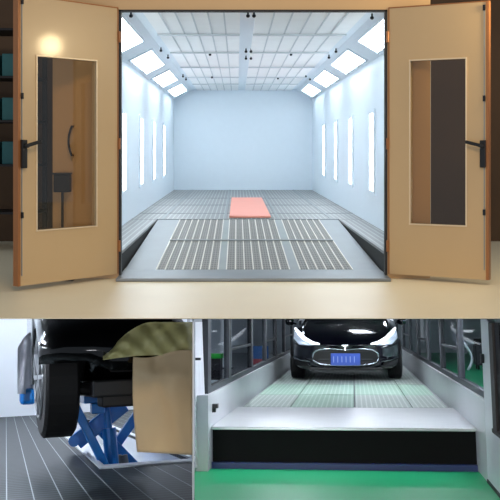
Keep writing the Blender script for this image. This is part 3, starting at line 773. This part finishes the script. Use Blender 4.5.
# masking film over the bumper
def fsheetf(u, v):
    x = 103+u*90.0
    top = 322+34*max(0, 1-u*1.9)**1.6
    bot = 360-3*u-5*math.sin(u*PI)*.6
    y = top+(bot-top)*v
    d = 9.22+.5*(1-v)**2*.35+.03*math.sin(u*17+v*5)+.02*math.sin(u*31-v*9)
    return P(LIFT, x, y, d)
single('masking_film', grid_sheet(fsheetf, 40, 14, .008), 'film', 'yellow green translucent masking film wrapped over the black bumper', 'film', LIFT, smooth=True)
def fkraft(u, v):
    x0 = 133+4*v-2*math.sin(v*PI); x1 = 192.4
    x = x0+(x1-x0)*u
    top = 357-6*u+2*math.sin(u*6); bot = 452+3*u
    y = top+(bot-top)*v
    d = 9.16+.07*math.sin(u*5+v*3.5)*v+.05*math.exp(-((u-.35-.5*v)**2)/.01)*(1-v)+.03*math.sin(v*8+u*4)-.09*math.exp(-((v-.12-.16*u)**2)/.004)*.35
    return P(LIFT, x, y, d)
single('kraft_paper', grid_sheet(fkraft, 24, 30, .008), 'kraft', 'brown paper sheet hanging below the yellow green film', 'paper', LIFT, smooth=True)

# ================================================================== lights
def area(name, loc, sx, sy, power, col, rot=(0, 0, 0)):
    l = bpy.data.lights.new(name, 'AREA'); l.shape = 'RECTANGLE'; l.size = sx; l.size_y = sy; l.energy = power; l.color = col
    o = bpy.data.objects.new(name, l); COL.objects.link(o); o.location = loc; o.rotation_euler = rot; return o
# unseen fluorescent fixtures under the hall floor, some added only to brighten the bays
mat('fixture_light', (255, 255, 255), .5, emit=34, ecol=(238, 244, 255), var=0)
fixt = {}
mat('fixture_strong', (255, 255, 255), .5, emit=80, ecol=(232, 241, 255), var=0)
def fixture(i, x, y, la, grp):
    if i not in fixt:
        t = Thing('ceiling_lamp', la, 'ceiling lamp', (x, y, -.012), group=grp)
        t.part('housing', box(B(), x-.25, x+.25, y-.7, y+.7, -.05, -.012), 'bay_white')
        t.part('tube_cover', box(B(), x-.2, x+.2, y-.65, y+.65, -.062, -.05), ('fixture_light', 'fixture_strong')[i]); fixt[i] = t.o
    else: copy_tree(fixt[i], WORLD, Vector((x, y, -.012)), 0, la)
for x, n1 in ((-6.2, 'leftmost'), (-3.2, 'left middle')):
    for y, n2 in ((10.6, 'front'), (15, 'middle'), (21, 'rear'), (28, 'far rear')):
        fixture(1, x, y, f'white ceiling lamp above the raised car, {n1} row, {n2}', 'ceiling lamps of the lower bays')
for x, n1 in ((-10.5, 'outer'), (-7.5, 'middle'), (-4.5, 'inner')):  # extra lamps added to brighten the far end of the lift bay
    for y, n2 in ((33, 'front'), (36.5, 'rear')):
        fixture(1, x, y, f'added unseen white lamp brightening the pale back wall of the lift bay, {n1} row, {n2}', 'ceiling lamps of the lower bays')
for y, n2 in ((12.5, 'front'), (16, 'middle'), (20, 'rear'), (26, 'far rear')):  # extra lamps added to lighten the view through the right glazing
    fixture(1, 6.9+(y-12)*.12, y, f'added unseen white lamp brightening the green floor beyond the right glazing, {n2}', 'ceiling lamps of the lower bays')
for x, n1 in ((.6, 'left'), (2.6, 'centre'), (4.6, 'right')):
    for y, n2 in ((10.2, 'front'), (15, 'middle'), (21, 'rear'), (28, 'far rear')):
        fixture(0, x, y, f'white ceiling lamp above the dark sedan, {n1} row, {n2}', 'ceiling lamps of the lower bays')

# warm hall lamp in front of the booth, then an added neutral fill
area('hall_and_fill_light', (.3, 3.0, 5.6), 2.5, 1.2, 225, (1.0, .76, .48), (math.radians(38), 0, 0))
area('hall_and_fill_light', (-1.6, -2.0, .4), 1.6, .5, 170, (.97, .97, 1.0), (math.radians(84), 0, 0))  # unseen fill light added behind the camera to brighten the lower bays
# warm work lamp mirrored in the left door
Hh, e, n = dl[1], dl[2], dl[3]
u, Y = upos(hL, oL, 50); pt = Vector(((50-PX)/F*Y, Y, CZ-(46-PY)/F*Y))
d = (pt-CAMP).normalized(); r = d-2*d.dot(n)*n; lp = pt+r*5.0
sl = bpy.data.lights.new('work_lamp', 'POINT'); sl.energy = 90; sl.color = (1, .78, .45); sl.shadow_soft_size = .16
so = bpy.data.objects.new('work_lamp', sl); COL.objects.link(so); so.location = lp
print('work lamp at', lp)
w = bpy.data.worlds.new('world'); SC.world = w; w.use_nodes = True
w.node_tree.nodes['Background'].inputs[0].default_value = (.75, .86, 1, 1); w.node_tree.nodes['Background'].inputs[1].default_value = .42
